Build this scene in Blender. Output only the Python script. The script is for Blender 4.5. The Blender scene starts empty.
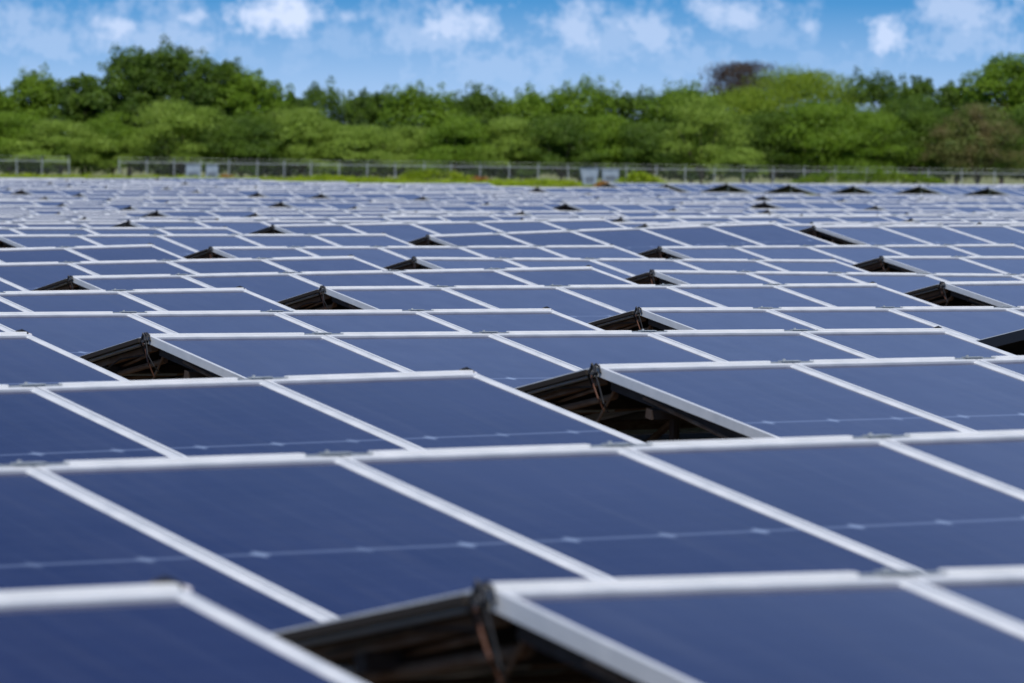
import bpy, bmesh, math, random
import numpy as np
from mathutils import Matrix, Vector, Euler

random.seed(7)
rng = np.random.default_rng(11)
R = math.radians
scene = bpy.context.scene
COL = scene.collection

# ------------------------------------------------------------------ camera
F_PX = 4862.4
YAW = R(35.81)
HOR = 164.5
ROLL = R(0.373)
RIDGE_Z = 0.75
CAM_Z = RIDGE_Z + 0.8074
cam_d = bpy.data.cameras.new('camera')
cam = bpy.data.objects.new('camera', cam_d)
COL.objects.link(cam)
cam_d.sensor_width = 36.0
cam_d.lens = F_PX / 1024 * 36.0
cam_d.clip_start = 0.1
cam_d.clip_end = 9000
pitch = math.atan((341.5 - HOR) / F_PX)
cam.matrix_world = (Matrix.Translation((0, 0, CAM_Z)) @ Matrix.Rotation(-YAW, 4, 'Z')
                    @ Matrix.Rotation(R(90) - pitch, 4, 'X') @ Matrix.Rotation(ROLL, 4, 'Z'))
cam_d.dof.use_dof = True
cam_d.dof.focus_distance = 28.0
cam_d.dof.aperture_fstop = 6.4
scene.camera = cam
VS, VC = math.sin(YAW), math.cos(YAW)


def px(X, Y, Z):
    """where a world point falls in the photograph"""
    zz = X * VS + Y * VC
    xx = X * VC - Y * VS
    u = F_PX * xx / zz
    v = -F_PX * (Z - CAM_Z) / zz
    return 512 + u * math.cos(ROLL) - v * math.sin(ROLL), HOR + u * math.sin(ROLL) + v * math.cos(ROLL)


def spot(x, dist):
    """ground position at a bearing given by picture column and a distance along the view"""
    xx = (x - 512) / F_PX * dist
    return Vector((dist * VS + xx * VC, dist * VC - xx * VS, 0))


# ------------------------------------------------------------------ world and sun
SUN_EL, SUN_AZ = R(57), R(212)      # azimuth clockwise from +Y
scene.view_settings.view_transform = 'Standard'
scene.view_settings.look = 'None'
scene.view_settings.gamma = 1
scene.view_settings.exposure = 0.0
w = bpy.data.worlds.new('World')
scene.world = w
w.use_nodes = True
NT = w.node_tree
NT.nodes.clear()


def nn(t, typ, **kw):
    n = t.nodes.new(typ)
    for k, v in kw.items():
        setattr(n, k, v)
    return n


def mth(t, op, a, b=None, c=None, clamp=False):
    n = t.nodes.new('ShaderNodeMath')
    n.operation = op
    n.use_clamp = clamp
    for i, v in enumerate((a, b, c)):
        if v is None:
            continue
        if isinstance(v, (int, float)):
            n.inputs[i].default_value = v
        else:
            t.links.new(v, n.inputs[i])
    return n.outputs[0]


def mixc(t, fac, a, b, blend='MIX'):
    n = t.nodes.new('ShaderNodeMix')
    n.data_type = 'RGBA'
    n.blend_type = blend
    for s, v in ((n.inputs[0], fac), (n.inputs[6], a), (n.inputs[7], b)):
        if isinstance(v, (int, float)):
            s.default_value = v
        elif isinstance(v, tuple):
            s.default_value = v if len(v) == 4 else (*v, 1)
        else:
            t.links.new(v, s)
    return n.outputs[2]


out = nn(NT, 'ShaderNodeOutputWorld')
bg = nn(NT, 'ShaderNodeBackground')
tc = nn(NT, 'ShaderNodeTexCoord')
sep = nn(NT, 'ShaderNodeSeparateXYZ')
NT.links.new(tc.outputs['Generated'], sep.inputs[0])
sky = nn(NT, 'ShaderNodeTexSky', sky_type='NISHITA', sun_disc=False)
sky.sun_elevation = SUN_EL
sky.sun_rotation = SUN_AZ
sky.air_density = 1.0
sky.dust_density = 0.2
sky.ozone_density = 2.5
comb = nn(NT, 'ShaderNodeCombineXYZ')
zup = mth(NT, 'ABSOLUTE', sep.outputs[2])
zup = mth(NT, 'MULTIPLY_ADD', zup, 2.6, 0.16)   # clear tropical air: no murk low on the horizon
NT.links.new(sep.outputs[0], comb.inputs[0])
NT.links.new(sep.outputs[1], comb.inputs[1])
NT.links.new(zup, comb.inputs[2])
nrm = nn(NT, 'ShaderNodeVectorMath', operation='NORMALIZE')
NT.links.new(comb.outputs[0], nrm.inputs[0])
NT.links.new(nrm.outputs[0], sky.inputs[0])
skycol = mixc(NT, 1.0, sky.outputs[0], (0.38, 0.90, 1.20), 'MULTIPLY')
# bearing (columns) and elevation (rows) of the view direction, in hundredths of a small angle
fwd = mth(NT, 'ADD', mth(NT, 'MULTIPLY', sep.outputs[0], VS), mth(NT, 'MULTIPLY', sep.outputs[1], VC))
rgt = mth(NT, 'SUBTRACT', mth(NT, 'MULTIPLY', sep.outputs[0], VC), mth(NT, 'MULTIPLY', sep.outputs[1], VS))
fw = mth(NT, 'MAXIMUM', fwd, 0.05)
AZ = mth(NT, 'DIVIDE', rgt, fw)
EL = mth(NT, 'DIVIDE', sep.outputs[2], fw)
cv = nn(NT, 'ShaderNodeCombineXYZ')
NT.links.new(AZ, cv.inputs[0])
NT.links.new(EL, cv.inputs[1])
noi = nn(NT, 'ShaderNodeTexNoise')
noi.inputs['Scale'].default_value = 190
noi.inputs['Detail'].default_value = 9
noi.inputs['Roughness'].default_value = 0.66
NT.links.new(cv.outputs[0], noi.inputs['Vector'])
noi2 = nn(NT, 'ShaderNodeTexNoise')
noi2.inputs['Scale'].default_value = 70
noi2.inputs['Detail'].default_value = 5
NT.links.new(cv.outputs[0], noi2.inputs['Vector'])
total = None
# small cumulus: bearing column, row, half width, half height, density
CLOUDS = [(275, 18, 40, 17, 1.0), (116, 30, 24, 11, .8), (190, 20, 14, 8, .75), (20, 30, 34, 24, .45), (345, 19, 16, 7, .6),
          (455, 28, 42, 17, .8), (405, 32, 34, 22, .45), (577, 28, 28, 22, .65), (645, 36, 36, 20, .6), (600, 60, 60, 26, .35),
          (728, 13, 34, 15, .7), (806, 24, 12, 8, .6), (885, 33, 18, 14, .85), (960, 14, 48, 22, .6), (1012, 44, 32, 20, .3),
          (158, 42, 70, 30, .5), (500, 72, 110, 34, .45), (230, 60, 80, 28, .35), (430, 40, 66, 26, .5), (50, 48, 60, 26, .45),
          (690, 66, 80, 30, .4), (620, 40, 60, 28, .45), (840, 66, 80, 24, .35), (965, 34, 60, 26, .45), (330, 44, 50, 22, .35), (770, 34, 50, 22, .35)]
for (cx, cy, a, b, dens) in CLOUDS:
    du = mth(NT, 'DIVIDE', mth(NT, 'SUBTRACT', AZ, (cx - 512) / F_PX), a / F_PX)
    dv = mth(NT, 'DIVIDE', mth(NT, 'SUBTRACT', EL, (HOR - cy) / F_PX), b / F_PX)
    d2 = mth(NT, 'ADD', mth(NT, 'MULTIPLY', du, du), mth(NT, 'MULTIPLY', dv, dv))
    # flatter underneath, billowing above
    dist = mth(NT, 'SQRT', d2)
    edge = mth(NT, 'SUBTRACT', 1.68, dist)
    edge = mth(NT, 'ADD', edge, mth(NT, 'MULTIPLY_ADD', noi.outputs['Fac'], 4.2, -2.1))
    m = mth(NT, 'MULTIPLY', mth(NT, 'MULTIPLY', edge, 0.75, clamp=True), dens)
    total = m if total is None else mth(NT, 'MAXIMUM', total, m)
veil = mth(NT, 'MULTIPLY', mth(NT, 'MULTIPLY_ADD', noi2.outputs['Fac'], 3.4, -1.15, clamp=True), 0.72)
low = mth(NT, 'SUBTRACT', 1.34, mth(NT, 'MULTIPLY', EL, 40), clamp=True)
veil = mth(NT, 'MULTIPLY', veil, low)
total = mth(NT, 'MAXIMUM', total, mth(NT, 'MAXIMUM', veil, mth(NT, 'MULTIPLY', low, 0.60)))
front = mth(NT, 'MULTIPLY', fwd, 6, clamp=True)
total = mth(NT, 'MULTIPLY', total, front)
total = mth(NT, 'MULTIPLY', total, 0.85)
# deeper blue higher up
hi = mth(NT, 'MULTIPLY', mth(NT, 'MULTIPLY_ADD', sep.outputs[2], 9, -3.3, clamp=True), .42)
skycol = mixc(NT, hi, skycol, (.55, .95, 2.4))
cloudy = mixc(NT, total, skycol, (8.0, 8.9, 11.2))
# bright sky band added out of view, fading upwards so near modules mirror darker
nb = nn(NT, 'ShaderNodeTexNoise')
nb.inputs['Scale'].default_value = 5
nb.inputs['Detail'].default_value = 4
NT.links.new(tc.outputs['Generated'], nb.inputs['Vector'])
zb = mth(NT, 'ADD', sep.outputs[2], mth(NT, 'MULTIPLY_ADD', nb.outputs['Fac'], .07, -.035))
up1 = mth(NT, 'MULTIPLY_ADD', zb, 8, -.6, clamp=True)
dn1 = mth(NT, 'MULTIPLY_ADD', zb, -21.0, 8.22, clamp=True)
refl_band = mth(NT, 'MULTIPLY', mth(NT, 'MULTIPLY', up1, dn1), .66)
cloudy = mixc(NT, refl_band, cloudy, (3.9, 5.6, 9.7))
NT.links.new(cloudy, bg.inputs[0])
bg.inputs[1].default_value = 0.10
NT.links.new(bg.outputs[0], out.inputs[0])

sd = bpy.data.lights.new('sun', 'SUN')
sd.energy = 4.7
sd.angle = R(0.5)
sd.color = (1.0, 0.96, 0.90)
so = bpy.data.objects.new('sun', sd)
COL.objects.link(so)
sv = Vector((math.sin(SUN_AZ) * math.cos(SUN_EL), math.cos(SUN_AZ) * math.cos(SUN_EL), math.sin(SUN_EL)))
so.rotation_euler = sv.to_track_quat('Z', 'Y').to_euler()
so.location = (0, 0, 60)

scene.cycles.use_denoising = True
scene.cycles.max_bounces = 6
scene.cycles.transparent_max_bounces = 8

# ------------------------------------------------------------------ materials


def mat(name, base=(.5, .5, .5), rough=.6, metal=0., spec=.5):
    m = bpy.data.materials.new(name)
    m.use_nodes = True
    b = m.node_tree.nodes['Principled BSDF']
    b.inputs['Base Color'].default_value = (*base, 1)
    b.inputs['Roughness'].default_value = rough
    b.inputs['Metallic'].default_value = metal
    b.inputs['Specular IOR Level'].default_value = spec
    return m, m.node_tree, b


def noisy(m_t_b, c1, c2, scale, detail=4, coord='Object', lo=.35, hi=.65):
    m, t, b = m_t_b
    tcn = nn(t, 'ShaderNodeTexCoord')
    no = nn(t, 'ShaderNodeTexNoise')
    no.inputs['Scale'].default_value = scale
    no.inputs['Detail'].default_value = detail
    t.links.new(tcn.outputs[coord], no.inputs['Vector'])
    mr = nn(t, 'ShaderNodeMapRange')
    mr.inputs[1].default_value = lo
    mr.inputs[2].default_value = hi
    t.links.new(no.outputs['Fac'], mr.inputs[0])
    c = mixc(t, mr.outputs[0], c1, c2)
    t.links.new(c, b.inputs['Base Color'])
    return c


M = {}
q = mat('anodised_aluminium', (.72, .74, .77), .42, .25)
noisy(q, (.55, .57, .60), (.66, .67, .69), 9)
M['frame'] = q[0]
q = mat('ridge_rail_white', (.82, .82, .83), .45, .1)
noisy(q, (.70, .70, .70), (.80, .79, .79), 5)
M['rail'] = q[0]
q = mat('galvanised_steel', (.33, .35, .36), .5, .5)
noisy(q, (.32, .34, .35), (.46, .48, .49), 25)
M['galv'] = q[0]
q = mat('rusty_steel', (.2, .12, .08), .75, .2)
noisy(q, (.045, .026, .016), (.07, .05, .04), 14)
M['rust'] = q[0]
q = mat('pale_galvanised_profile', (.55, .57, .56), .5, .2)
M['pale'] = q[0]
M['dark'] = mat('dark_side_cover', (.012, .008, .006), .9)[0]  # for the strip added to darken the far slope's frame side
q = mat('brown_painted_beam', (.2, .13, .09), .7, .1)
noisy(q, (.17, .085, .042), (.26, .17, .11), 12)
M['beam'] = q[0]
M['black'] = mat('black_cable', (.012, .012, .014), .5)[0]
M['back'] = mat('panel_backsheet', (.008, .008, .009), .7)[0]
M['copper'] = mat('orange_cable', (.12, .05, .03), .5)[0]
M['whiteplastic'] = mat('white_plastic_cap', (.75, .70, .70), .4)[0]

# glass of the modules: dark blue cells, thin lighter centre strip with three bright pads
m, t, b = mat('solar_glass', (.02, .03, .09), .10)
b.inputs['IOR'].default_value = 1.52
uv = nn(t, 'ShaderNodeUVMap')
s = nn(t, 'ShaderNodeSeparateXYZ')
t.links.new(uv.outputs[0], s.inputs[0])
U, V = s.outputs[0], s.outputs[1]          # metres across and down the module


def band(t, v, c, hw, soft):
    d = mth(t, 'ABSOLUTE', mth(t, 'SUBTRACT', v, c))
    return mth(t, 'DIVIDE', mth(t, 'SUBTRACT', hw + soft, d), soft, clamp=True)


mid = band(t, V, 0.935, .008, .008)
pads = None
for k in (1 / 6, .5, 5 / 6):
    # lozenge of bare backsheet where the cut corners of four cells meet
    dd = mth(t, 'ADD', mth(t, 'ABSOLUTE', mth(t, 'SUBTRACT', U, k * 1.02)),
             mth(t, 'MULTIPLY', mth(t, 'ABSOLUTE', mth(t, 'SUBTRACT', V, .935)), 1.0))
    p = mth(t, 'MULTIPLY', mth(t, 'SUBTRACT', .044, dd), 36, clamp=True)
    pads = p if pads is None else mth(t, 'MAXIMUM', pads, p)
cellu = mth(t, 'ABSOLUTE', mth(t, 'SUBTRACT', mth(t, 'FRACT', mth(t, 'DIVIDE', U, .17)), .5))
cellv = mth(t, 'ABSOLUTE', mth(t, 'SUBTRACT', mth(t, 'FRACT', mth(t, 'DIVIDE', V, .0935)), .5))
gaps = mth(t, 'MAXIMUM', mth(t, 'GREATER_THAN', cellu, .488), mth(t, 'GREATER_THAN', cellv, .482))
gaps = mth(t, 'MULTIPLY', gaps, .35)
tcn = nn(t, 'ShaderNodeTexCoord')
oi = nn(t, 'ShaderNodeObjectInfo')
no = nn(t, 'ShaderNodeTexNoise')
no.inputs['Scale'].default_value = 1.6
no.inputs['Detail'].default_value = 3
off = nn(t, 'ShaderNodeVectorMath', operation='ADD')
t.links.new(tcn.outputs['Object'], off.inputs[0])
t.links.new(oi.outputs['Location'], off.inputs[1])
t.links.new(off.outputs[0], no.inputs['Vector'])
cell = mixc(t, no.outputs['Fac'], (.012, .012, .047), (.020, .020, .068))
cell = mixc(t, gaps, cell, (.045, .058, .13))
cell = mixc(t, mth(t, 'MULTIPLY', mid, .34), cell, (.16, .20, .32))
npd = nn(t, 'ShaderNodeTexNoise')
npd.inputs['Scale'].default_value = 2.6
t.links.new(off.outputs[0], npd.inputs['Vector'])
pads = mth(t, 'MULTIPLY', pads, mth(t, 'MULTIPLY_ADD', npd.outputs['Fac'], 3.0, -.75, clamp=True))
cell = mixc(t, mth(t, 'MULTIPLY', pads, .8), cell, (.21, .26, .38))
# dust: rain streaks down the slope and a film that gathers towards the low edge
st = nn(t, 'ShaderNodeMapping')
st.inputs['Scale'].default_value = (9, .9, 1)
t.links.new(off.outputs[0], st.inputs['Vector'])
nd = nn(t, 'ShaderNodeTexNoise')
nd.inputs['Scale'].default_value = 2.2
nd.inputs['Detail'].default_value = 6
t.links.new(st.outputs[0], nd.inputs['Vector'])
dust = mth(t, 'MULTIPLY', mth(t, 'MULTIPLY_ADD', nd.outputs['Fac'], 2.6, -1.15, clamp=True), .07)
grime = mth(t, 'MULTIPLY', mth(t, 'MULTIPLY_ADD', V, 8, -13.6, clamp=True), .12)
cell = mixc(t, mth(t, 'MAXIMUM', dust, grime), cell, (.17, .17, .18))
t.links.new(cell, b.inputs['Base Color'])
ng = nn(t, 'ShaderNodeTexNoise')
ng.inputs['Scale'].default_value = 5
ng.inputs['Detail'].default_value = 5
t.links.new(off.outputs[0], ng.inputs['Vector'])
t.links.new(mth(t, 'MULTIPLY_ADD', ng.outputs['Fac'], .10, .07), b.inputs['Roughness'])
M['glass'] = m

# ground
q = mat('dry_grass_soil', (.1, .1, .05), .95)
gc = noisy(q, (.105, .150, .022), (.150, .170, .035), .35, 6)
m, t, b = q
nz = nn(t, 'ShaderNodeTexNoise')
nz.inputs['Scale'].default_value = 7
nz.inputs['Detail'].default_value = 6
tcn = nn(t, 'ShaderNodeTexCoord')
t.links.new(tcn.outputs['Object'], nz.inputs['Vector'])
c2 = mixc(t, mth(t, 'MULTIPLY_ADD', nz.outputs['Fac'], 3, -1.2, clamp=True), gc, (.16, .115, .07))
t.links.new(c2, b.inputs['Base Color'])
M['ground'] = m


def leaf_mat(name, c1, c2, rough=.55, trans=.42):
    m, t, b = mat(name, c1, rough, 0, .25)
    tcn = nn(t, 'ShaderNodeTexCoord')
    no = nn(t, 'ShaderNodeTexNoise')
    no.inputs['Scale'].default_value = .55
    no.inputs['Detail'].default_value = 4
    t.links.new(tcn.outputs['Object'], no.inputs['Vector'])
    mr = nn(t, 'ShaderNodeMapRange')
    mr.inputs[1].default_value = .38
    mr.inputs[2].default_value = .62
    t.links.new(no.outputs['Fac'], mr.inputs[0])
    c = mixc(t, mr.outputs[0], c1, c2)
    t.links.new(c, b.inputs['Base Color'])
    tr = nn(t, 'ShaderNodeBsdfTranslucent')
    t.links.new(c, tr.inputs[0])
    mx = nn(t, 'ShaderNodeMixShader')
    mx.inputs[0].default_value = trans
    o = t.nodes['Material Output']
    t.links.new(b.outputs[0], mx.inputs[1])
    t.links.new(tr.outputs[0], mx.inputs[2])
    t.links.new(mx.outputs[0], o.inputs[0])
    return m


M['leaf_dark'] = leaf_mat('dark_green_leaves', (.058, .112, .012), (.105, .178, .016))
M['leaf_mid'] = leaf_mat('green_leaves', (.108, .195, .012), (.160, .260, .018))
M['leaf_under'] = leaf_mat('shaded_undergrowth_leaves', (.03, .06, .010), (.05, .085, .014))  # shade between the trunks is put into this darker leaf colour
M['leaf_hedge'] = leaf_mat('hedge_leaves', (.12, .21, .008), (.17, .26, .012))
M['leaf_light'] = leaf_mat('light_feathery_leaves', (.162, .252, .026), (.228, .325, .048))
M['leaf_lime'] = leaf_mat('yellow_green_leaves', (.20, .29, .008), (.28, .36, .012))
M['leaf_dome'] = leaf_mat('bright_green_crown_leaves', (.150, .235, .014), (.215, .300, .022))
M['leaf_purple'] = leaf_mat('maroon_leaves', (.050, .036, .036), (.085, .065, .050))
M['leaf_brown'] = leaf_mat('dry_brown_leaves', (.16, .13, .05), (.11, .16, .03))
M['leaf_rust'] = leaf_mat('rust_coloured_weeds', (.34, .13, .03), (.30, .18, .04))
q = mat('bark', (.12, .09, .06), .9)
noisy(q, (.09, .07, .05), (.17, .13, .09), 3)
M['bark'] = q[0]

# ------------------------------------------------------------------ mesh helpers


class MB:
    def __init__(s):
        s.v, s.f, s.m, s.uv = [], [], [], {}

    def quad(s, pts, mi=0, uv=None):
        b = len(s.v)
        s.v += [tuple(p) for p in pts]
        s.f.append(tuple(range(b, b + len(pts))))
        s.m.append(mi)
        if uv:
            s.uv[len(s.f) - 1] = uv

    def box(s, x0, x1, y0, y1, z0, z1, mi=0, T=None):
        P = [Vector((x, y, z)) for z in (z0, z1) for y in (y0, y1) for x in (x0, x1)]
        if T:
            P = [T @ p for p in P]
        b = len(s.v)
        s.v += [tuple(p) for p in P]
        for q in ((0, 2, 3, 1), (4, 5, 7, 6), (0, 1, 5, 4), (2, 6, 7, 3), (0, 4, 6, 2), (1, 3, 7, 5)):
            s.f.append(tuple(b + i for i in q))
            s.m.append(mi)

    def tube(s, pts, r, mi=0, n=8, cap=True):
        pts = [Vector(p) for p in pts]
        rr = r if isinstance(r, (list, tuple)) else [r] * len(pts)
        base = len(s.v)
        for i, p in enumerate(pts):
            d = (pts[min(i + 1, len(pts) - 1)] - pts[max(i - 1, 0)]).normalized()
            a = d.orthogonal().normalized() if i == 0 else (a - d * a.dot(d)).normalized()
            c = d.cross(a)
            for k in range(n):
                th = 2 * math.pi * k / n
                s.v.append(tuple(p + (a * math.cos(th) + c * math.sin(th)) * rr[i]))
        for i in range(len(pts) - 1):
            for k in range(n):
                k2 = (k + 1) % n
                s.f.append((base + i * n + k, base + i * n + k2, base + (i + 1) * n + k2, base + (i + 1) * n + k))
                s.m.append(mi)
        if cap:
            s.f.append(tuple(base + k for k in reversed(range(n))))
            s.m.append(mi)
            s.f.append(tuple(base + (len(pts) - 1) * n + k for k in range(n)))
            s.m.append(mi)

    def mesh(s, name, mats):
        me = bpy.data.meshes.new(name)
        me.from_pydata(s.v, [], s.f)
        for mm in mats:
            me.materials.append(mm)
        me.polygons.foreach_set('material_index', s.m)
        if s.uv:
            l = me.uv_layers.new(name='UVMap')
            for fi, uvs in s.uv.items():
                for li, uvv in zip(me.polygons[fi].loop_indices, uvs):
                    l.data[li].uv = uvv
        me.update()
        return me


def link(name, me, parent=None, mw=None):
    o = bpy.data.objects.new(name, me)
    COL.objects.link(o)
    if parent:
        o.parent = parent
    if mw is not None:
        o.matrix_world = mw
    return o


def tag(o, label=None, cat=None, group=None, kind=None):
    if label:
        o['label'] = label
    if cat:
        o['category'] = cat
    if group:
        o['group'] = group
    if kind:
        o['kind'] = kind
    return o


def quads_mesh(name, V, mats, midx=None):
    """V: (n,4,3) array of quads"""
    n = len(V)
    me = bpy.data.meshes.new(name)
    me.vertices.add(n * 4)
    me.vertices.foreach_set('co', V.reshape(-1).astype(np.float32))
    me.loops.add(n * 4)
    me.loops.foreach_set('vertex_index', np.arange(n * 4, dtype=np.int32))
    me.polygons.add(n)
    me.polygons.foreach_set('loop_start', np.arange(0, n * 4, 4, dtype=np.int32))
    me.polygons.foreach_set('loop_total', np.full(n, 4, dtype=np.int32))
    for mm in mats:
        me.materials.append(mm)
    if midx is not None:
        me.polygons.foreach_set('material_index', midx.astype(np.int32))
    me.update(calc_edges=True)
    return me


# ------------------------------------------------------------------ ground: one sheet to the horizon


def ground_z(x, y):
    d = x * VS + y * VC
    r = x * VC - y * VS
    k = min(max((d - 300) / 150, 0), 1)
    return -k * (0.30 + 0.006 * min(max(r, -80), 80)) + (0.02 * math.sin(x * .21) * math.cos(y * .17) if d < 600 else 0)


mb = MB()
xs = sorted(set([-6000, -3000, -1200, -600] + [round(v, 2) for v in np.arange(-300, 901, 12)] + [1500, 3000, 6000]))
ys = sorted(set([-3000, -1000, -300, -100] + [round(v, 2) for v in np.arange(-40, 901, 12)] + [1500, 3000, 7000]))
vid = {}
for j, yy in enumerate(ys):
    for i, xx in enumerate(xs):
        mb.v.append((xx, yy, ground_z(xx, yy)))
for j in range(len(ys) - 1):
    for i in range(len(xs) - 1):
        a = j * len(xs) + i
        mb.f.append((a, a + 1, a + 1 + len(xs), a + len(xs)))
        mb.m.append(0)
tag(link('ground', mb.mesh('ground', [M['ground']])), kind='structure')

# bare soil strip the panels stand on, a sheet just above the grass
q = mat('bare_brown_soil', (.07, .055, .035), .95)
noisy(q, (.050, .038, .026), (.105, .080, .052), .8, 7)
M['soil'] = q[0]
mb = MB()
ds = [0, 20, 40, 60, 80, 110, 140, 165]
for i in range(len(ds) - 1):
    for xa, xb in ((-200, 300), (300, 700), (700, 1224)):
        pts = [spot(xa, max(ds[i], .01)), spot(xb, max(ds[i], .01)), spot(xb, ds[i + 1]), spot(xa, ds[i + 1])]
        if ds[i] == 0:
            pts = [Vector((-6 + (xa + 200) / 110, -6, 0)), Vector((-6 + (xb + 200) / 110, -6, 0)), pts[2], pts[3]]
        mb.quad([(p.x, p.y, .030) for p in pts])
tag(link('soil', mb.mesh('soil', [M['soil']])), kind='structure')

# ------------------------------------------------------------------ solar modules
PITCH, PW, PL, TILT = 1.04, 1.033, 1.875, R(11.31)
FW, FH = .034, .040


def frame_into(mb, mi=0):
    # local: x across 0..PW, y from 0 (ridge) to -PL (eave), top surface at z=0
    mb.box(0, PW, -FW, 0, -FH, 0, mi)
    mb.box(0, PW, -PL, -PL + FW, -FH, 0, mi)
    for x0, sg in ((0, 1), (PW, -1)):      # side rails with a sloping inner lip
        prof = [(0, -FH), (0, -.0004), (FW * .55, -.0004), (FW, -.0085), (FW, -FH)]
        for (a, za), (b_, zb_) in zip(prof, prof[1:] + prof[:1]):
            q_ = [(x0 + sg * a, -PL + FW, za), (x0 + sg * a, -FW, za), (x0 + sg * b_, -FW, zb_), (x0 + sg * b_, -PL + FW, zb_)]
            mb.quad(q_ if sg > 0 else q_[::-1], mi)


def glass_into(mb, mi=0, mback=1):
    z = -.009
    c = [(FW, -FW), (FW, -PL + FW), (PW - FW, -PL + FW), (PW - FW, -FW)]
    mb.quad([(x, y, z) for x, y in c], mi, [(x, -y) for x, y in c])
    z = -.014
    mb.quad([(x, y, z) for x, y in reversed(c)], mback, [(9, 9)] * 4)


mb = MB(); frame_into(mb); me_frame = mb.mesh('panel_frame', [M['frame']])
mb = MB(); glass_into(mb); me_glass = mb.mesh('panel_glass', [M['glass'], M['back']])
mb = MB(); frame_into(mb, 0); glass_into(mb, 1, 2); me_panel = mb.mesh('panel_whole', [M['frame'], M['glass'], M['back']])

# tables (runs of five modules on each side of a ridge): left end X, height offset, rise per module
YS = [7.593, 11.873, 16.212, 20.55, 24.729, 29.173, 33.568, 38.081, 42.4, 46.834]
T = {0: [(-.456, .046, -.005), (5.432, -.0099, -.0211)],
     1: [(-.01, -.04, -.002), (5.863, -.048, -.0024), (11.74, -.07, -.002)],
     2: [(6.319, -.076, .0061), (12.142, -.034, -.0021)],
     3: [(6.732, -.032, 0.), (12.61, -.0517, -.0095), (18.48, -.09, .0)],
     4: [(12.963, -.0753, -.0068), (18.853, -.1124, -.0092)],
     5: [(13.507, -.110, .0038), (19.381, -.089, -.0045), (25.258, -.1073, 0.)],
     6: [(14.01, -.11, .0), (19.881, -.1154, .008), (25.732, -.111, -.0167)],
     7: [(20.447, -.13, .0111), (26.336, -.0889, -.0112), (32.14, -.113, -.0063)],
     8: [(20.875, -.139, .02), (26.775, -.0685, -.0013), (32.603, -.091, .0007)],
     9: [(20.91, -.02, 0.), (26.783, -.0125, -.001), (32.577, -.035, .028), (38.42, .062, .003)]}
PER = 5.87
NROWS = 45
for k in range(10, NROWS):
    YS.append(YS[-1] + 4.36 + random.uniform(-.05, .05))
rz = random.Random(5)
tables = []          # (row, X, z, slope per module)
for k in range(NROWS):
    Y = YS[k]
    dip = 0.0
    if k > 11:
        dip = -.13 * min((k - 11) / 5, 1) + .15 * min(max((k - 18) / 14, 0), 1)
    base = 26.783 + .46 * (k - 9) + (rz.uniform(-.5, .5) if k > 9 else 0)
    have = list(T.get(k, []))
    anchor = have[0][0] if have else base
    lo = Y * math.tan(YAW - R(7.6)) - 5.4
    hi = Y * math.tan(YAW + R(7.6)) + (1.5 if k < 3 else .5)
    X = anchor
    while X > lo:
        X -= PER
    lst = list(have)
    covered = [h[0] for h in have]
    while X < hi:
        if not any(abs(X - c) < PER * .8 for c in covered):
            if k < 10:
                z = (have[0][1] if X < have[0][0] else have[-1][1] + have[-1][2] * 5) + rz.uniform(-.015, .015)
            else:
                z = dip - .02 + rz.gauss(0, .028) + .03 * math.sin(X * .11 + k)
            lst.append((X, z, rz.gauss(0, .005)))
        X += PER
    for (X, z, m) in sorted(lst):
        tables.append((k, X, z, m))


# the field ends along a slanting edge; at the far right a further block starts behind an aisle
def inside(k, X):
    Y = YS[k]
    if k < 22:
        return True
    zz = (X + 2.6) * VS + Y * VC
    xp = px(X + 2.6, Y, RIDGE_Z)[0]
    lim = np.interp(xp, [0, 250, 400, 500, 650, 800], [236, 228, 205, 186, 165, 160])
    return zz < lim


tables = [t_ for t_ in tables if inside(t_[0], t_[1])]
XB = 133.3
for k in range(NROWS):
    if 148 < YS[k] < 179:
        tables = [t_ for t_ in tables if not (t_[0] == k and t_[1] + 5.2 > XB - 5)]
        X = XB
        while X < YS[k] * math.tan(YAW + R(7.6)) + 1:
            tables.append((k, X, rz.gauss(0, .012), rz.gauss(0, .002)))
            X += PER
tables.sort()


def table_matrix(k, X, z, m):
    return Matrix.Translation((X, YS[k], RIDGE_Z + z)) @ Matrix.Rotation(-math.atan(m / PITCH), 4, 'Y')


FRONT = Matrix.Rotation(TILT, 4, 'X')
BACK0 = Matrix.Translation((0, .045, 0)) @ Matrix.Rotation(-TILT, 4, 'X')


def front_m(tm, j):
    return tm @ Matrix.Translation((j * PITCH + .0035, 0, 0)) @ FRONT


def back_m(tm, j):
    # the far slope: mirrored by turning the module half round
    return tm @ BACK0 @ Matrix.Translation((j * PITCH + .0035 + PW, 0, 0)) @ Matrix.Rotation(math.pi, 4, 'Z')


def on_screen(mt):
    P = [mt @ Vector(c) for c in ((0, 0, 0), (PW, 0, 0), (PW, -PL * .62, 0), (0, -PL * .62, 0))]
    Q = [px(*p) for p in P]
    return (max(a for a, _ in Q) > 3 and min(a for a, _ in Q) < 1021 and min(b for _, b in Q) < 680)


ORD = ['first', 'second', 'third', 'fourth', 'fifth', 'sixth', 'seventh', 'eighth', 'ninth', 'tenth', 'eleventh', 'twelfth',
       'thirteenth', 'fourteenth', 'fifteenth', 'sixteenth', 'seventeenth', 'eighteenth', 'nineteenth', 'twentieth',
       'twenty-first', 'twenty-second', 'twenty-third', 'twenty-fourth', 'twenty-fifth', 'twenty-sixth', 'twenty-seventh',
       'twenty-eighth', 'twenty-ninth', 'thirtieth', 'thirty-first', 'thirty-second', 'thirty-third', 'thirty-fourth',
       'thirty-fifth', 'thirty-sixth', 'thirty-seventh', 'thirty-eighth', 'thirty-ninth', 'fortieth']

PARTS_ROWS = 10
CAP = 300
n_thing = 0


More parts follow.
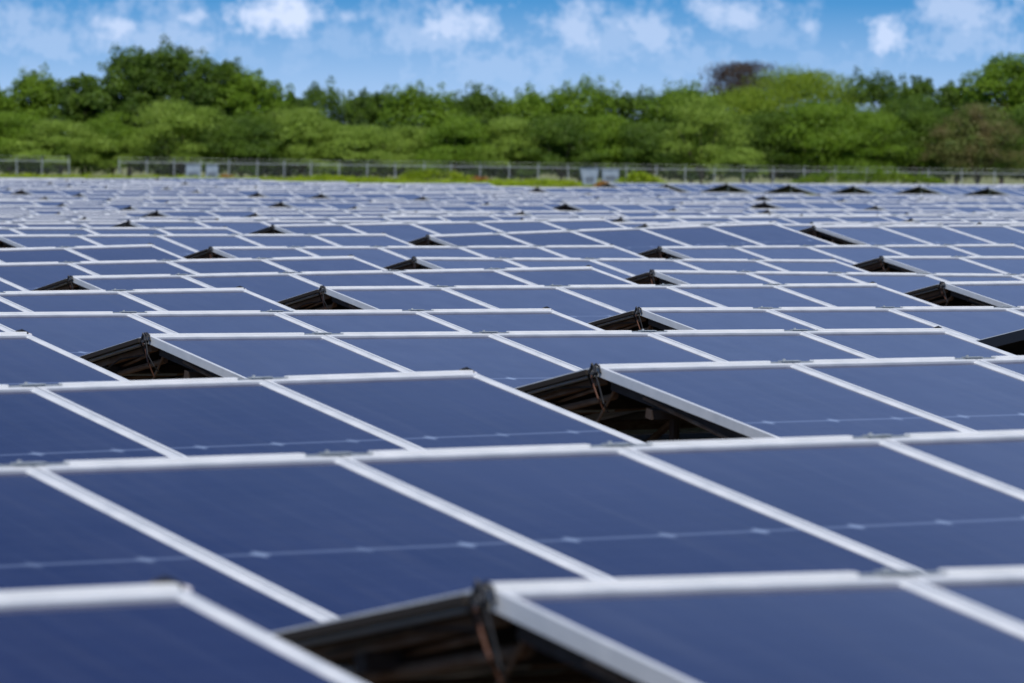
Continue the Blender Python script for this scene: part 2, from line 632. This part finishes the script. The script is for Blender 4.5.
def make_panel(mt, label, split, group):
    if split:
        root = bpy.data.objects.new('solar_panel', None)
        root.empty_display_size = .2
        COL.objects.link(root)
        root.matrix_world = mt
        for nm, me in (('frame', me_frame), ('glass', me_glass)):
            c = bpy.data.objects.new(nm, me)
            COL.objects.link(c)
            c.parent = root
    else:
        root = link('solar_panel', me_panel, None, mt)
    tag(root, label, 'solar panel', group)
    return root


mass = []            # matrices of modules left to the one mass object
rowtabs = {}
for t_ in tables:
    rowtabs.setdefault(t_[0], []).append(t_)
nback = 0
racks_ind = []
for k in range(NROWS):
    vis = []
    for (kk, X, z, m) in rowtabs.get(k, []):
        tm = table_matrix(kk, X, z, m)
        for j in range(5):
            fm = front_m(tm, j)
            (vis if on_screen(fm) else mass).append(fm) if not on_screen(fm) else vis.append((fm, j, X))
            bm_ = back_m(tm, j)
            ax, ay = px(*(tm @ Vector((0, 0, 0))))
            if k < 8 and j < 1 and 20 < ax < 1020:
                # the module seen edge-on and from below through the gap at the left end of its run
                o = make_panel(bm_, 'far-slope panel seen from below in the dark gap, %s row from front, %s' % (
                    ORD[k], 'left half' if ax < 450 else ('middle' if ax < 760 else 'right side')), True,
                    'solar panels on the far slopes')
                nback += 1
            else:
                mass.append(bm_)
    vis.sort(key=lambda e: px(*(e[0] @ Vector((PW / 2, 0, 0))))[0])
    if n_thing + len(vis) + nback > CAP:
        mass += [v[0] for v in vis]
        continue
    for i, (fm, j, X) in enumerate(vis):
        n_thing += 1
        extra = ''
        if j == 0 and i > 0:
            extra = ', right of a gap'
        elif j == 4 and i < len(vis) - 1:
            extra = ', left of a gap'
        make_panel(fm, 'blue solar panel, %s from left in %s row from front%s' % (ORD[i], ORD[k], extra),
                   k < PARTS_ROWS, 'solar panels facing the camera')
    last_ind = k

# the rest of the field as one mass
base = me_panel
bv = np.array([v.co[:] for v in base.vertices])
bf = [tuple(p.vertices) for p in base.polygons]
bmi = np.array([p.material_index for p in base.polygons])
bfa = np.array(bf)
allq, allm = [], []
for mt in mass:
    A = np.array(mt)
    vv = bv @ A[:3, :3].T + A[:3, 3]
    allq.append(vv[bfa])
    allm.append(bmi)
V_ = np.concatenate(allq)
me = quads_mesh('solar_field', V_, [M['frame'], M['glass'], M['back']], np.concatenate(allm))
uvl = me.uv_layers.new(name='UVMap')
tmpl = np.full((len(bf), 4, 2), 9.0)
bl = base.uv_layers[0].data
for i, p in enumerate(base.polygons):
    if p.material_index == 1:
        tmpl[i] = [bl[li].uv[:] for li in p.loop_indices]
uvl.data.foreach_set('uv', np.tile(tmpl.reshape(-1), len(mass)).astype(np.float32))
tag(link('solar_field', me), 'dense mass of small distant blue solar panels filling the field up to the fence',
    'solar field', kind='stuff')

# ------------------------------------------------------------------ racks
def purlin_T(s, back):
    return (BACK0 @ Matrix.Rotation(math.pi, 4, 'Z')) if back else FRONT


def ridge_rail(mb, j, n, mi):
    a = .012 if j == 0 else .125
    e = .012 if j == n - 1 else .115
    mb.box(j * PITCH + a, (j + 1) * PITCH - e, .006, .036, -.03, .010, mi)


def bracket(mb, x, mi):
    mb.box(x - .125, x + .135, .012, .033, -.04, .005, mi)
    mb.box(x - .05, x + .05, .004, .036, .006, .010, mi)
    mb.tube([(x - .03, .02, .010), (x - .03, .02, .017)], .007, mi, 6)


n5 = 5
rail_me, br_me = [], []
for j in range(n5):
    mb = MB(); ridge_rail(mb, j, n5, 0); rail_me.append(mb.mesh('ridge_rail', [M['rail']]))
for j in range(1, n5):
    mb = MB(); bracket(mb, j * PITCH, 0); br_me.append(mb.mesh('ridge_bracket', [M['galv']]))


HALF = BACK0 @ Matrix.Rotation(math.pi, 4, 'Z')
PIECES = []          # (name, material key, builder)
for x in (.075, 1.34):
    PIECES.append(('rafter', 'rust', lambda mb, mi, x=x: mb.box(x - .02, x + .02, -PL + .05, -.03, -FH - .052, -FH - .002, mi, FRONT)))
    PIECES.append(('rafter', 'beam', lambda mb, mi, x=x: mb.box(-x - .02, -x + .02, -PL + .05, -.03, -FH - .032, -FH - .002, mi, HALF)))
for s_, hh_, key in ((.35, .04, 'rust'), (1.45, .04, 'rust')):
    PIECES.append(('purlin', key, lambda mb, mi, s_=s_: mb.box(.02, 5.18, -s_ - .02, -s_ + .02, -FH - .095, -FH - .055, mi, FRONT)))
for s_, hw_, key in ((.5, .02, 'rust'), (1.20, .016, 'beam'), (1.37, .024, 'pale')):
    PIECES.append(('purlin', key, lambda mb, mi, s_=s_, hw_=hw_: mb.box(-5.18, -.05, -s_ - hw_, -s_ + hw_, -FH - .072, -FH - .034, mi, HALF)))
for x in (.42, 4.8):
    PIECES.append(('post', 'rust', lambda mb, mi, x=x: mb.tube([(x, .022, -.75), (x, .022, -.10)], .022, mi, 8)))
    for yy in (-1.62, 1.66):
        PIECES.append(('post', 'rust', lambda mb, mi, x=x, yy=yy: mb.tube([(x, yy, -.75), (x, yy, -.44)], .02, mi, 8)))
PIECES.append(('strut', 'beam', lambda mb, mi: mb.tube([(.13, .05, -.125), (.13, 1.62, -.42)], .015, mi, 8)))
PIECES.append(('strut', 'beam', lambda mb, mi: mb.tube([(.50, .06, -.20), (1.35, 1.55, -.50)], .016, mi, 8)))
for a_, b_, r_, key in (((.06, .10, -.10), (.30, 1.2, -.30), .008, 'beam'), ((.05, 1.15, -.29), (.9, .25, -.17), .009, 'beam'),
                        ((.04, .62, -.215), (2.2, .62, -.225), .010, 'pale'), ((.05, .95, -.29), (1.9, .95, -.30), .012, 'beam'),
                        ((.10, .02, -.10), (.22, .62, -.62), .007, 'beam'), ((.05, -.25, -.12), (.05, -1.2, -.36), .008, 'beam')):
    PIECES.append(('strut', key, lambda mb, mi, a_=a_, b_=b_, r_=r_: mb.tube([a_, b_], r_, mi, 6)))
PIECES.append(('rafter', 'dark', lambda mb, mi: mb.box(.001, .030, -PL + .02, -.01, -FH + .008, -.011, mi, HALF)))  # not a rafter: dark strip added to hide the bright frame side


def cables(mb, mi, mi2, seed=0):
    # loop of black cables and a cap over the open left end of the ridge, leads hanging down
    rc = random.Random(seed)
    for q_ in range(3):
        w_ = .010 + .005 * q_
        x_ = -.022 + .011 * q_ + rc.uniform(-.003, .003)
        hgt = .005 + rc.uniform(0, .010)
        pts = [(x_ - .004, .02 - w_ * 1.9, -.024), (x_ + .003, .02 - w_, .000), (x_, .02, hgt), (x_ + .004, .02 + w_, .000), (x_, .02 + w_ * 2.1, -.026)]
        mb.tube(pts, .0048, mi, 6)
    mb.tube([(-.036, .00, -.026), (-.02, .01, -.030), (.012, .02, -.026)], .008, mi, 7)
    u = lambda: rc.uniform(-.03, .03)
    mb.tube([(-.015, .0, -.03), (-.01 + u() * .3, -.02, -.09), (.01 + u(), -.04, -.15), (.03 + u(), -.02, -.20 + u() * 2)], .0035, mi, 6)
    mb.tube([(-.016, .03, -.03), (-.01 + u() * .3, .02, -.08), (.02 + u(), .0, -.13), (.04 + u(), .01, -.17 + u() * 2)], .0035, mi2, 6)
    mb.tube([(-.02, .05, -.03), (.03, .08, -.10 + u()), (.02, .3, -.13 + u()), (.05, .6, -.20 + u()), (.1, .9, -.24)], .0045, mi, 6)


def end_knot(mb, mi, mi2):
    mb.tube([(5.13, .04, -.01), (5.155, .045, .010), (5.185, .05, .016), (5.215, .05, .004), (5.225, .055, -.03)], .007, mi, 7)
    mb.tube([(5.225, .06, -.006), (5.245, .07, -.010)], .010, mi2, 8)


PIECE_ME = []
for nm_, key_, fn_ in PIECES:
    mb = MB(); fn_(mb, 0)
    PIECE_ME.append((nm_, mb.mesh(nm_, [M[key_]])))
me_cabs = []
for v_ in range(6):
    mb = MB(); cables(mb, 0, 1, v_)
    me_cabs.append(mb.mesh('cable_bundle', [M['black'], M['copper']]))
mb = MB(); end_knot(mb, 0, 1); me_knot = mb.mesh('cable_connector', [M['black'], M['whiteplastic']])
mb = MB()
for j in range(5):
    ridge_rail(mb, j, 5, 0)
for j in range(1, 5):
    bracket(mb, j * PITCH, 1)
for nm_, key_, fn_ in PIECES:
    fn_(mb, {'rust': 2, 'dark': 3, 'beam': 2}.get(key_, 1))
cables(mb, 3, 3); end_knot(mb, 3, 3)
me_rack = mb.mesh('panel_rack', [M['rail'], M['galv'], M['rust'], M['black']])
mb = MB()
for j in range(5):
    ridge_rail(mb, j, 5, 0)
for j in range(1, 5):
    mb.box(j * PITCH - .125, j * PITCH + .135, .012, .033, -.04, .005, 1)
mb.box(-.03, .01, -.02, .06, -.05, .016, 3)
mb.box(.001, .030, -PL + .02, -.01, -FH - .030, -.011, 3, HALF)  # same added dark strip over the far slope's frame side
for x in (.1, 2.6, 5.1):
    mb.box(x - .02, x + .02, .0, .04, -.75, -.09, 1)
me_far = mb.mesh('far_rack', [M['rail'], M['galv'], M['rust'], M['black']])

far_list = []
for k in range(NROWS):
    ti = 0
    for (kk, X, z, m) in rowtabs.get(k, []):
        tm = table_matrix(kk, X, z, m)
        xl = px(*(tm @ Vector((0, 0, 0))))[0]
        xr, yr = px(*(tm @ Vector((5.2, 0, 0))))
        if k > last_ind or xr < 2 or xl > 1021 or yr > 690:
            far_list.append(tm)
            continue
        ti += 1
        lab = 'white ridge rail and dark rack, %s run from left in %s row from front' % (ORD[ti - 1], ORD[k])
        if k < PARTS_ROWS:
            root = bpy.data.objects.new('panel_rack', None)
            COL.objects.link(root)
            root.matrix_world = tm
            kids = [('ridge_rail', me) for me in rail_me] + [('ridge_bracket', me) for me in br_me]
            kids += PIECE_ME + [('cable_bundle', me_cabs[(k * 3 + ti) % 6]), ('cable_connector', me_knot)]
            for nm, me in kids:
                c = bpy.data.objects.new(nm, me)
                COL.objects.link(c)
                c.parent = root
        else:
            root = link('panel_rack', me_rack, None, tm)
        tag(root, lab, 'panel rack', 'racks carrying the rows of solar panels')
bv = np.array([v.co[:] for v in me_far.vertices])
bfa = np.array([tuple(p.vertices) if len(p.vertices) == 4 else tuple(p.vertices)[:4] for p in me_far.polygons])
bmi = np.array([p.material_index for p in me_far.polygons])
allq, allm = [], []
for mt in far_list:
    A = np.array(mt)
    allq.append((bv @ A[:3, :3].T + A[:3, 3])[bfa]); allm.append(bmi)
me = quads_mesh('far_racks', np.concatenate(allq), [M['rail'], M['galv'], M['rust'], M['black']], np.concatenate(allm))
tag(link('far_racks', me), 'white ridge rails and dark rack ends of the many distant panel rows', 'racks', kind='stuff')

# ------------------------------------------------------------------ foliage


def leaves(center, rad, n, size, up=.35, flat=1.0, droop=0.0, rnd=.45):
    """n leaf sprigs spread over and in an ellipsoid clump"""
    d = rng.normal(size=(n, 3))
    d /= np.linalg.norm(d, axis=1)[:, None]
    d[:, 2] = np.where(d[:, 2] < -.35, -d[:, 2], d[:, 2])
    r = rng.uniform(.55, 1.08, size=(n, 1))
    P = np.array(center) + d * r * np.array(rad)
    nrm_ = d * .8 + rng.normal(size=(n, 3)) * rnd + np.array([0, 0, up])
    nrm_ /= np.linalg.norm(nrm_, axis=1)[:, None]
    a = np.cross(nrm_, rng.normal(size=(n, 3)))
    if droop:
        a += np.array([0, 0, -droop])
    a /= np.linalg.norm(a, axis=1)[:, None]
    b_ = np.cross(nrm_, a)
    s = size * rng.uniform(.6, 1.4, size=(n, 1))
    if droop:
        s = s * 1.35
    a = a * s
    b_ = b_ * s * rng.uniform(.35, .6, size=(n, 1)) * (.6 if droop else 1)
    return np.stack([P - a, P - b_, P + a, P + b_], axis=1)


def crown(w_, h, kind, nclump, leaf, per):
    out_ = []
    for i in range(nclump):
        # clumps over a dome: more on the outside
        th = rng.uniform(0, 2 * math.pi)
        u = rng.uniform(0, 1) ** (.55 if kind == 'soft' else .8)
        zz = u
        if kind == 'soft':
            rr = math.sqrt(max(0, 1 - zz ** 2.2)) * rng.uniform(.65, 1.0)
        else:
            rr = math.sqrt(max(0, 1 - (abs(zz - .35) / .68) ** 2)) * rng.uniform(.45, 1.08)
        c = (math.cos(th) * rr * w_ / 2, math.sin(th) * rr * w_ / 2, zz * h * rng.uniform(.9, 1.03))
        k = rng.uniform(.11, .30) if kind == 'soft' else rng.uniform(.11, .20)
        s = min(w_, h * 1.3) * k
        if kind == 'soft':
            out_.append(leaves(c, (s * 1.2, s * 1.2, s * .5), per, leaf, .6, droop=1.5, rnd=.35))
        else:
            out_.append(leaves(c, (s, s, s * .8), per, leaf, .35))
            if zz > .6 and rng.uniform() < .6:      # sprays that break the outline
                n2 = per // 4
                c2 = np.array(c) + np.array([rng.normal() * s * .6, rng.normal() * s * .6, s * .8])
                out_.append(leaves(c2, (s * .38, s * .38, s * .6), n2, leaf * .85, .1))
    for i in range(12):      # leafy heart of the crown, so that it does not read as a shell
        c = (rng.normal() * w_ * .14, rng.normal() * w_ * .14, h * rng.uniform(.12, .74))
        out_.append(leaves(c, (w_ * .2, w_ * .2, h * .16), per, leaf * 1.5, .3))
    return np.concatenate(out_)


def make_trunk(h, w_, base):
    mb = MB()
    lean = random.uniform(-.06, .06) * h
    mb.tube([(0, 0, -.3), (lean * .3, 0, base * .6), (lean, .1, base + (h - base) * .55)], [h * .022, h * .017, h * .008], 0, 8)
    for i in range(7):
        a = 2 * math.pi * i / 7 + random.uniform(-.3, .3)
        z0 = base * random.uniform(.45, 1.0)
        rr = w_ * .38 * random.uniform(.7, 1)
        mb.tube([(lean * .4, 0, z0), (math.cos(a) * rr * .5, math.sin(a) * rr * .5, z0 + (h - z0) * .35),
                 (math.cos(a) * rr, math.sin(a) * rr, z0 + (h - z0) * .68)], [h * .011, h * .007, h * .003], 0, 6)
    return mb.mesh('trunk', [M['bark']])


def tree(x, top, wpx, dist, kind, mt, label, base_f=.12, name='tree', density=1.0):
    p = spot(x, dist)
    gz = ground_z(p.x, p.y)
    p.z = gz
    hor = HOR + (x - 512) * math.sin(ROLL)
    h = (hor - top) * dist / F_PX + CAM_Z - gz
    w_ = wpx * dist / F_PX
    root = bpy.data.objects.new(name, None)
    COL.objects.link(root)
    root.location = p
    root.rotation_euler = (0, 0, random.uniform(0, 6.28))
    base = h * base_f
    nc = int((34 if kind == 'soft' else 60) * density * max(1, (w_ * h) / 70) ** .5)
    q_ = crown(w_, h - base, kind, nc, .115 if kind == 'soft' else .16, int(440 if kind == 'soft' else 230))
    q_[:, :, 2] += base
    me = quads_mesh('crown', q_, [mt])
    c = bpy.data.objects.new('crown', me); COL.objects.link(c); c.parent = root
    c = bpy.data.objects.new('trunk', make_trunk(h, w_, base)); COL.objects.link(c); c.parent = root
    tag(root, label, 'tree', 'trees beyond the fence')
    return root


DO = M['leaf_dome']
D, Mi, L, LI = M['leaf_dark'], M['leaf_mid'], M['leaf_light'], M['leaf_lime']
TREES = [
    # back row, tall dark crowns
    (-25, 90, 90, 500, 'broad', Mi, 'green tree cut by the left edge of the photo'),
    (35, 84, 80, 505, 'broad', Mi, 'mid green tree with pointed tufts near the left edge'),
    (82, 82, 60, 500, 'broad', D, 'narrow dark tree left of the tallest left crowns'),
    (128, 58, 80, 498, 'broad', D, 'tall dark green tree, left of the twin highest crowns'),
    (172, 56, 90, 500, 'broad', D, 'tallest dark green tree of the left clump'),
    (214, 66, 80, 497, 'broad', D, 'dark tree right beside the tallest one'),
    (252, 80, 80, 495, 'broad', Mi, 'green tree on the right shoulder of the left clump'),
    (284, 96, 60, 500, 'broad', D, 'dark small crown where the left clump ends'),
    (326, 98, 74, 520, 'broad', D, 'dark low tree with flat top right of the left clump'),
    (374, 101, 56, 522, 'broad', D, 'small dark tree with a knobbly top in the low stretch'),
    (420, 97, 70, 510, 'broad', Mi, 'rounded green tree with fine twigs on top, left of centre'),
    (468, 102, 70, 512, 'broad', D, 'dark green tree just left of centre'),
    (525, 102, 74, 515, 'broad', Mi, 'green tree just right of the photo centre'),
    (578, 96, 76, 512, 'broad', Mi, 'bright topped tree above the two pale boxes'),
    (634, 101, 76, 515, 'broad', D, 'dark tree right of the pale boxes, behind lighter crowns'),
    (690, 97, 76, 510, 'broad', Mi, 'green tree in front and left of the maroon tree'),
    (742, 65, 92, 535, 'soft', M['leaf_purple'], 'maroon purple leaved tree rising behind the green crowns'),
    (800, 76, 124, 505, 'soft', DO, 'large yellow green dome shaped tree right of the maroon tree'),
    (748, 94, 110, 500, 'soft', DO, 'yellow green crown below the maroon tree'),
    (866, 84, 84, 520, 'broad', D, 'slim dark tree with bare twig tips, right of the large dome'),
    (914, 84, 76, 512, 'broad', D, 'dark green tree left of the tall right edge tree'),
    (955, 92, 66, 515, 'broad', D, 'dark crown dipping left of the right edge tree'),
    (1000, 59, 84, 500, 'broad', Mi, 'tall loose tree near the right edge'),
    (1050, 64, 90, 505, 'broad', D, 'dark tree cut by the right edge'),
    # front row, softer and lighter
    (8, 122, 90, 478, 'soft', Mi, 'low spreading green bush-like tree in the left corner by the fence'),
    (60, 128, 100, 476, 'soft', L, 'pale green feathery tree drooping over the fence gap'),
    (112, 118, 70, 484, 'soft', Mi, 'green drooping tree right of the fence gap'),
    (180, 104, 120, 480, 'soft', L, 'wide feathery light green dome below the tallest trees'),
    (240, 126, 80, 478, 'soft', D, 'dark hollow bush behind the fence right of the grey cabinets'),
    (300, 118, 110, 480, 'soft', L, 'pale feathery low tree, left of centre behind the fence'),
    (356, 122, 90, 478, 'soft', L, 'second pale feathery low tree left of centre'),
    (408, 126, 80, 482, 'soft', L, 'pale round crown above the bright weed mound'),
    (456, 120, 80, 478, 'soft', Mi, 'green arching tree just left of centre by the fence'),
    (510, 122, 84, 480, 'soft', L, 'light green drooping tree at the photo centre'),
    (560, 120, 70, 478, 'soft', D, 'dark green tree directly behind the left pale box'),
    (606, 118, 76, 480, 'soft', Mi, 'green tree directly behind the right pale box'),
    (650, 122, 70, 478, 'soft', D, 'shady tree behind the lime weed mound'),
    (700, 108, 100, 476, 'soft', L, 'weeping light green tree with hanging sprays'),
    (742, 150, 42, 468, 'soft', L, 'small round pale shrub beside the fence rail'),
    (770, 112, 80, 482, 'soft', D, 'dark green tree right of the weeping tree'),
    (822, 106, 90, 480, 'soft', Mi, 'feathery green tree below the large dome'),
    (868, 112, 80, 478, 'soft', Mi, 'grey green drooping tree above the low hedge'),
    (914, 108, 80, 480, 'soft', D, 'dark shady tree above the right end of the hedge'),
    (976, 112, 84, 474, 'soft', M['leaf_brown'], 'brownish half dry tree near the right edge'),
    (1030, 108, 80, 480, 'soft', D, 'dark green low tree in the right corner'),
]
tv = random.Random(3)
for (x, top, wp, dd, kind, mt, lab) in TREES:
    if kind == 'soft' and 105 < top < 130:
        top += tv.uniform(-9, 7)
        wp *= tv.uniform(.8, 1.25)
    tree(x, top, wp * (1.3 if kind == 'broad' and 290 < x < 700 else 1), dd, kind, mt, lab + (' beyond the fence' if 'fence' not in lab else ''), density=1.25)

# shaded undergrowth that fills the wood behind the trunks
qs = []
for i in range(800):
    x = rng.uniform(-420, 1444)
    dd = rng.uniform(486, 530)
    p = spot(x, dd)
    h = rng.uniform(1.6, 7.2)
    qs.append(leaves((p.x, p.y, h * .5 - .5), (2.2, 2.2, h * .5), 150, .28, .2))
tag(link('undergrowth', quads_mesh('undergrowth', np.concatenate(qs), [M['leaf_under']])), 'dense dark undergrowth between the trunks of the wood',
    'undergrowth', kind='stuff')

# weeds along the foot of the fence
qs, ql = [], []
for i in range(1000):
    x = rng.uniform(-40, 1064)
    dd = rng.uniform(330, 462) if x < 560 else rng.uniform(400, 464)
    if x > 660 and rng.uniform() < .5:
        continue
    p = spot(x, dd)
    gz = ground_z(p.x, p.y)
    h = rng.uniform(.3, .65) if x < 560 else rng.uniform(.15, .4)
    qs.append(leaves((p.x, p.y, gz + h * .4), (rng.uniform(.5, 1.6), rng.uniform(.4, .9), h * .6), 34, .10, .6))
tag(link('weeds', quads_mesh('weeds', np.concatenate(qs), [LI])), 'bright yellow green weeds along the foot of the fence', 'weeds', kind='stuff')


def bush(x, wpx, hpx, dist, mt, label, name='shrub', cat='shrub', n=26, ztop=None):
    p = spot(x, dist)
    gz = ground_z(p.x, p.y)
    w_, h = wpx * dist / F_PX, 1.2 * hpx * dist / F_PX
    o = []
    for i in range(n):
        t_ = rng.uniform(-1, 1)
        hh_ = h * math.sqrt(1 - t_ * t_ * .85) * rng.uniform(.75, 1.05)
        o.append(leaves((t_ * w_ / 2 * VC, -t_ * w_ / 2 * VS + rng.uniform(-.5, .5), hh_ * .55), (w_ / n * 2.6 + .15, .5, hh_ * .5), 60, .10, .5))
    ob = link(name, quads_mesh(name, np.concatenate(o), [mt]))
    ob.location = (p.x, p.y, gz)
    tag(ob, label, cat)
    return ob


bush(432, 80, 14, 405, LI, 'long bright lime mound of creeping bush left of the photo centre', n=40)
bush(326, 66, 8, 420, LI, 'low lime green bush left of the long creeping mound')
bush(366, 40, 6, 415, LI, 'very low lime bush touching the left end of the long mound')
bush(636, 46, 15, 345, LI, 'rounded lime bush right of the two pale boxes')
bush(548, 60, 7, 372, LI, 'low green bush left of the pale tapered boxes')
bush(502, 40, 6, 365, LI, 'small low green bush right of the rust orange dry bush')
bush(478, 24, 8, 385, M['leaf_rust'], 'rust orange dry bush just left of the photo centre', n=10)
bush(601, 9, 5, 380, M['leaf_rust'], 'small rust orange plant between the two pale tapered boxes', n=8)
bush(226, 9, 6, 436, M['leaf_rust'], 'tiny rust orange plant right of the grey cabinets', n=8)
bush(868, 150, 17, 450, M['leaf_hedge'], 'long clipped green hedge hiding the fence at right', 'hedge', 'hedge', n=90)
bush(835, 90, 5, 440, LI, 'lime weed fringe below the left half of the long hedge', n=30)

# ------------------------------------------------------------------ fence
q = mat('fence_steel', (.38, .41, .43), .5, .3)
M['fence'] = q[0]
# woven wire: a real lattice would be far thinner than a pixel at this range; holes come from a procedural weave
m, t, b = mat('chain_link_wire', (.34, .36, .37), .5, .3)
tcn = nn(t, 'ShaderNodeTexCoord')
s_ = nn(t, 'ShaderNodeSeparateXYZ')
t.links.new(tcn.outputs['UV'], s_.inputs[0])
a1 = mth(t, 'FRACT', mth(t, 'MULTIPLY', mth(t, 'ADD', s_.outputs[0], s_.outputs[1]), 14))
a2 = mth(t, 'FRACT', mth(t, 'MULTIPLY', mth(t, 'SUBTRACT', s_.outputs[0], s_.outputs[1]), 14))
wv = mth(t, 'MAXIMUM', mth(t, 'GREATER_THAN', a1, .97), mth(t, 'GREATER_THAN', a2, .97))
tr = nn(t, 'ShaderNodeBsdfTransparent')
mx = nn(t, 'ShaderNodeMixShader')
t.links.new(wv, mx.inputs[0])
t.links.new(tr.outputs[0], mx.inputs[1])
t.links.new(b.outputs[0], mx.inputs[2])
t.links.new(mx.outputs[0], t.nodes['Material Output'].inputs[0])
M['wire'] = m
mbp = MB()
mbp.tube([(0, 0, -.1), (0, 0, 1.72)], .045, 0, 8)
mbp.tube([(0, 0, 1.72), (.02, -.10, 1.92), (.03, -.22, 2.06)], .032, 0, 6)
mbp.box(-.07, .07, -.07, .07, 1.66, 1.78)
me_fp = mbp.mesh('fence_post', [M['fence']])


def fence(xs_, label):
    root = bpy.data.objects.new('chain_link_fence', None)
    COL.objects.link(root)
    root.location = spot(xs_[0], 462)
    inv = Matrix.Translation(-root.location)
    P = []
    for x in xs_:
        p = spot(x, 462)
        # rail height follows the ground, which falls gently to the right
        p.z = -.02 - .00064 * (x - 60)
        P.append(p)
    for p in P:
        c = bpy.data.objects.new('post', me_fp); COL.objects.link(c); c.parent = root
        c.location = p - root.location
        c.scale = (1, 1, random.uniform(.96, 1.03))
        c.rotation_euler = (random.uniform(-.02, .02), random.uniform(-.02, .02), -YAW)
    r_ = MB(); r_.tube([p - root.location + Vector((0, 0, 1.62)) for p in P], .035, 0, 6)
    c = bpy.data.objects.new('top_rail', r_.mesh('top_rail', [M['fence']])); COL.objects.link(c); c.parent = root
    r_ = MB(); r_.tube([p - root.location + Vector((.02, -.2, 2.0)) for p in P], .007, 0, 5)
    c = bpy.data.objects.new('barbed_wire', r_.mesh('barbed_wire', [M['fence']])); COL.objects.link(c); c.parent = root
    r_ = MB()
    acc = 0
    for a_, b_ in zip(P, P[1:]):
        l_ = (b_ - a_).length
        o_ = root.location
        pts = [a_ - o_, b_ - o_, b_ - o_ + Vector((0, 0, 1.6)), a_ - o_ + Vector((0, 0, 1.6))]
        r_.quad(pts, 0, [(acc, 0), (acc + l_, 0), (acc + l_, 1.6), (acc, 1.6)])
        acc += l_
    c = bpy.data.objects.new('wire_mesh', r_.mesh('wire_mesh', [M['wire']])); COL.objects.link(c); c.parent = root
    tag(root, label, 'fence')


fence([-37, -11, 16, 41, 68], 'short galvanised chain link fence run at the left, ending at the overhanging tree')
fence([118, 146, 173, 200, 228, 256, 283, 310, 338, 366, 394, 423, 450, 479, 508, 537, 567, 595, 625, 655, 684, 713, 742, 772, 803,
       834, 865, 896, 927, 960, 993, 1027], 'long galvanised chain link fence with posts running in front of the trees')

# ------------------------------------------------------------------ cabinets by the fence
q = mat('pale_painted_steel', (.42, .47, .55), .5, .1)
noisy(q, (.20, .25, .33), (.28, .33, .40), 2)
M['cab'] = q[0]
M['cabdark'] = mat('cabinet_louvre', (.16, .18, .21), .6)[0]


def cabinet(x, dist, w_, h, z0, label, taper=1.0):
    p = spot(x, dist)
    p.z = ground_z(p.x, p.y)
    root = bpy.data.objects.new('equipment_cabinet', None)
    COL.objects.link(root)
    root.location = p
    root.rotation_euler = (0, 0, -YAW + R(6))
    bb = bmesh.new()
    bot = w_ / 2 * taper
    P = [(-bot, -.4, z0), (bot, -.4, z0), (bot, .4, z0), (-bot, .4, z0),
         (-w_ / 2, -.45, z0 + h), (w_ / 2, -.45, z0 + h), (w_ / 2, .45, z0 + h), (-w_ / 2, .45, z0 + h)]
    vs = [bb.verts.new(p_) for p_ in P]
    for f_ in ((0, 3, 2, 1), (4, 5, 6, 7), (0, 1, 5, 4), (1, 2, 6, 5), (2, 3, 7, 6), (3, 0, 4, 7)):
        bb.faces.new([vs[i] for i in f_])
    bmesh.ops.bevel(bb, geom=bb.edges[:], offset=.03, segments=2, affect='EDGES')
    me = bpy.data.meshes.new('body'); bb.to_mesh(me); bb.free(); me.materials.append(M['cab'])
    c = bpy.data.objects.new('body', me); COL.objects.link(c); c.parent = root
    r_ = MB()
    sl = (-.45 + .4) / h
    for i in range(7):
        zz = z0 + h * (.18 + .05 * i)
        yb = -.4 + sl * (zz - z0) - .012
        r_.box(-bot * .7, bot * .7, yb - .01, yb + .02, zz, zz + .03)
    c = bpy.data.objects.new('louvre', r_.mesh('louvre', [M['cabdark']])); COL.objects.link(c); c.parent = root
    r_ = MB()
    r_.box(-w_ / 2 - .05, w_ / 2 + .05, -.52, .52, z0 + h + .002, z0 + h + .05)
    c = bpy.data.objects.new('lid', r_.mesh('lid', [M['cab']])); COL.objects.link(c); c.parent = root
    r_ = MB()
    for sx in (-1, 1):
        for sy in (-1, 1):
            r_.box(sx * bot * .8 - .05, sx * bot * .8 + .05, sy * .3 - .05, sy * .3 + .05, -.1, z0 - .002)
    c = bpy.data.objects.new('feet', r_.mesh('feet', [M['cabdark']])); COL.objects.link(c); c.parent = root
    tag(root, label, 'cabinet', 'equipment cabinets by the fence')


cabinet(192, 452, 1.30, 1.38, .12, 'left one of the two blue grey equipment cabinets in front of the left fence')
cabinet(211, 452, 1.10, 1.36, .12, 'right one of the two blue grey equipment cabinets in front of the left fence')
cabinet(588, 405, 1.62, 1.42, .10, 'left pale equipment box narrowing downwards, near the lime bush right of centre', .62)
cabinet(609, 420, 1.50, 1.15, .33, 'right pale equipment box with flat lid, beside the lime bush right of centre', .86)
print('panels as things', n_thing, 'far-slope', nback, 'last row', last_ind, 'mass', len(mass), 'racks far', len(far_list))
